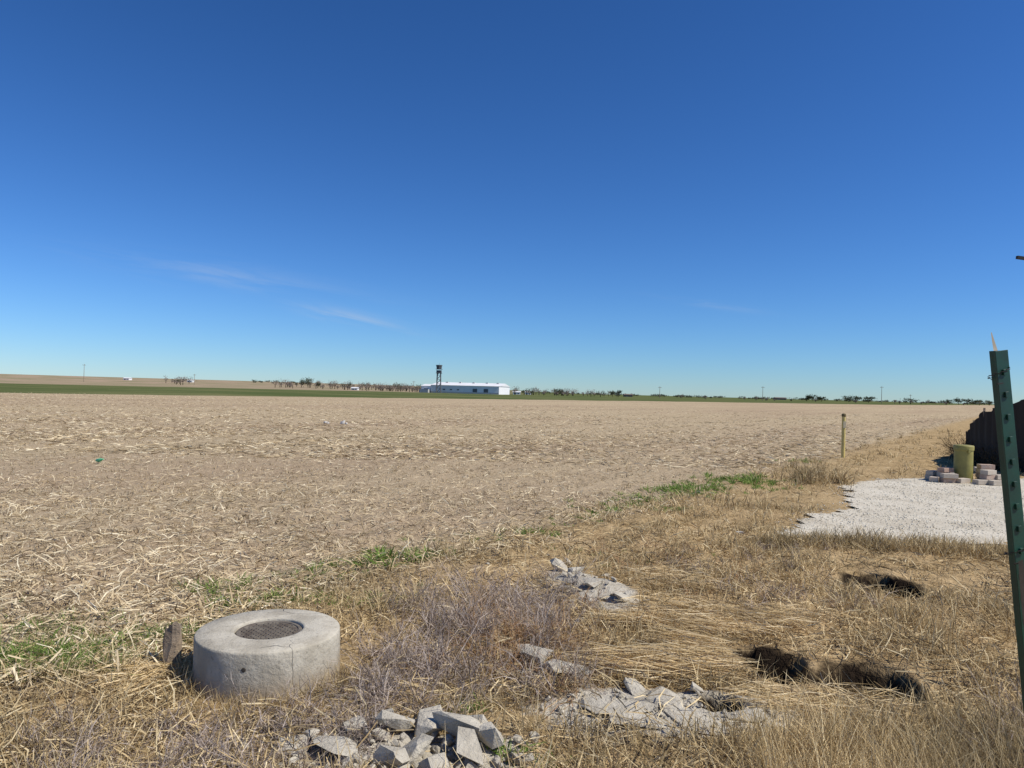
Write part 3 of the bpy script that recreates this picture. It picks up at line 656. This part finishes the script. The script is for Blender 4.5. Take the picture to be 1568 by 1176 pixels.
T1.obj('distant_trees',tb); T2.obj('distant_bare_trees',tb2); o=rt.obj('distant_tree_trunks',tb2)
# ------------------------------------------------------------------ world, sun
SUN=Vector((.86,-.26,.0)).normalized(); el=rad(49); SV=Vector((SUN.x*math.cos(el),SUN.y*math.cos(el),math.sin(el)))
w=bpy.data.worlds.new('World'); sc.world=w; w.use_nodes=True; nt=w.node_tree; g=G(nt)
bg=nt.nodes['Background']; sky=g.n('ShaderNodeTexSky',sky_type='NISHITA'); sky.sun_disc=False; sky.sun_elevation=el; sky.sun_rotation=math.atan2(SUN.x,SUN.y)
sky.air_density=1.0; sky.dust_density=0.; sky.ozone_density=1.5; sky.altitude=400
sr=g.n('ShaderNodeSeparateColor'); g.put(sr.inputs[0],sky.outputs[0])
def ch(i,gain,gam): return g.m('MULTIPLY',g.m('POWER',g.m('MULTIPLY',sr.outputs[i],.1),gam),gain*10)
cc=g.n('ShaderNodeCombineColor'); g.put(cc.inputs[0],ch(0,.52,1.36)); g.put(cc.inputs[1],ch(1,.79,1.22)); g.put(cc.inputs[2],ch(2,1.30,1.24))
tc=g.n('ShaderNodeTexCoord').outputs['Generated']; sp=g.n('ShaderNodeSeparateXYZ'); g.put(sp.inputs[0],tc)
yy=g.m('MAXIMUM',sp.outputs[1],.05); a=g.m('DIVIDE',sp.outputs[0],yy); e=g.m('DIVIDE',sp.outputs[2],yy)
def streak(a0,e0,sl,wa,we,amp,sc_):
    de=g.m('ADD',g.m('SUBTRACT',e,e0),g.m('MULTIPLY',g.m('SUBTRACT',a,a0),sl))
    cbn=g.n('ShaderNodeCombineXYZ'); g.put(cbn.inputs[0],g.m('MULTIPLY',a,sc_)); g.put(cbn.inputs[1],g.m('MULTIPLY',de,sc_*9))
    nn=g.mr(g.noise(cbn.outputs[0],1,5,.6,.6),.38,.72)
    u=g.m('DIVIDE',de,we); v=g.m('DIVIDE',g.m('SUBTRACT',a,a0),wa)
    gs=g.m('EXPONENT',g.m('MULTIPLY',g.m('ADD',g.m('MULTIPLY',u,u),g.m('MULTIPLY',v,v)),-1.))
    return g.m('MULTIPLY',g.m('MULTIPLY',nn,gs),amp)
cl=g.m('ADD',streak(-.215,.092,.20,.06,.010,.5,8),streak(-.40,.148,.13,.16,.016,.22,6)); cl=g.m('ADD',cl,streak(.27,.125,.12,.06,.005,.15,10),clamp=True)
skyc=g.mix(cl,cc.outputs[0],(5.,5.8,7.))
g.put(bg.inputs[0],skyc); bg.inputs[1].default_value=.1
sl=bpy.data.lights.new('sun','SUN'); sl.energy=5.0; sl.angle=rad(.5); sl.color=(1,.95,.865); so=bpy.data.objects.new('sun',sl); COL.objects.link(so); so.rotation_euler=SV.to_track_quat('Z','Y').to_euler(); so.location=(10,-10,20)
# ------------------------------------------------------------------ camera
cam=bpy.data.cameras.new('camera'); cam.lens=26; cam.sensor_width=36; cam.clip_end=20000; cam.clip_start=.05
co=bpy.data.objects.new('camera',cam); COL.objects.link(co)
co.matrix_world=Matrix.Translation((0,0,1.75))@Matrix.Rotation(rad(90.6),4,'X')@Matrix.Rotation(rad(1.46),4,'Z')
sc.camera=co
sc.view_settings.view_transform='Standard'; sc.view_settings.look='None'; sc.view_settings.exposure=0
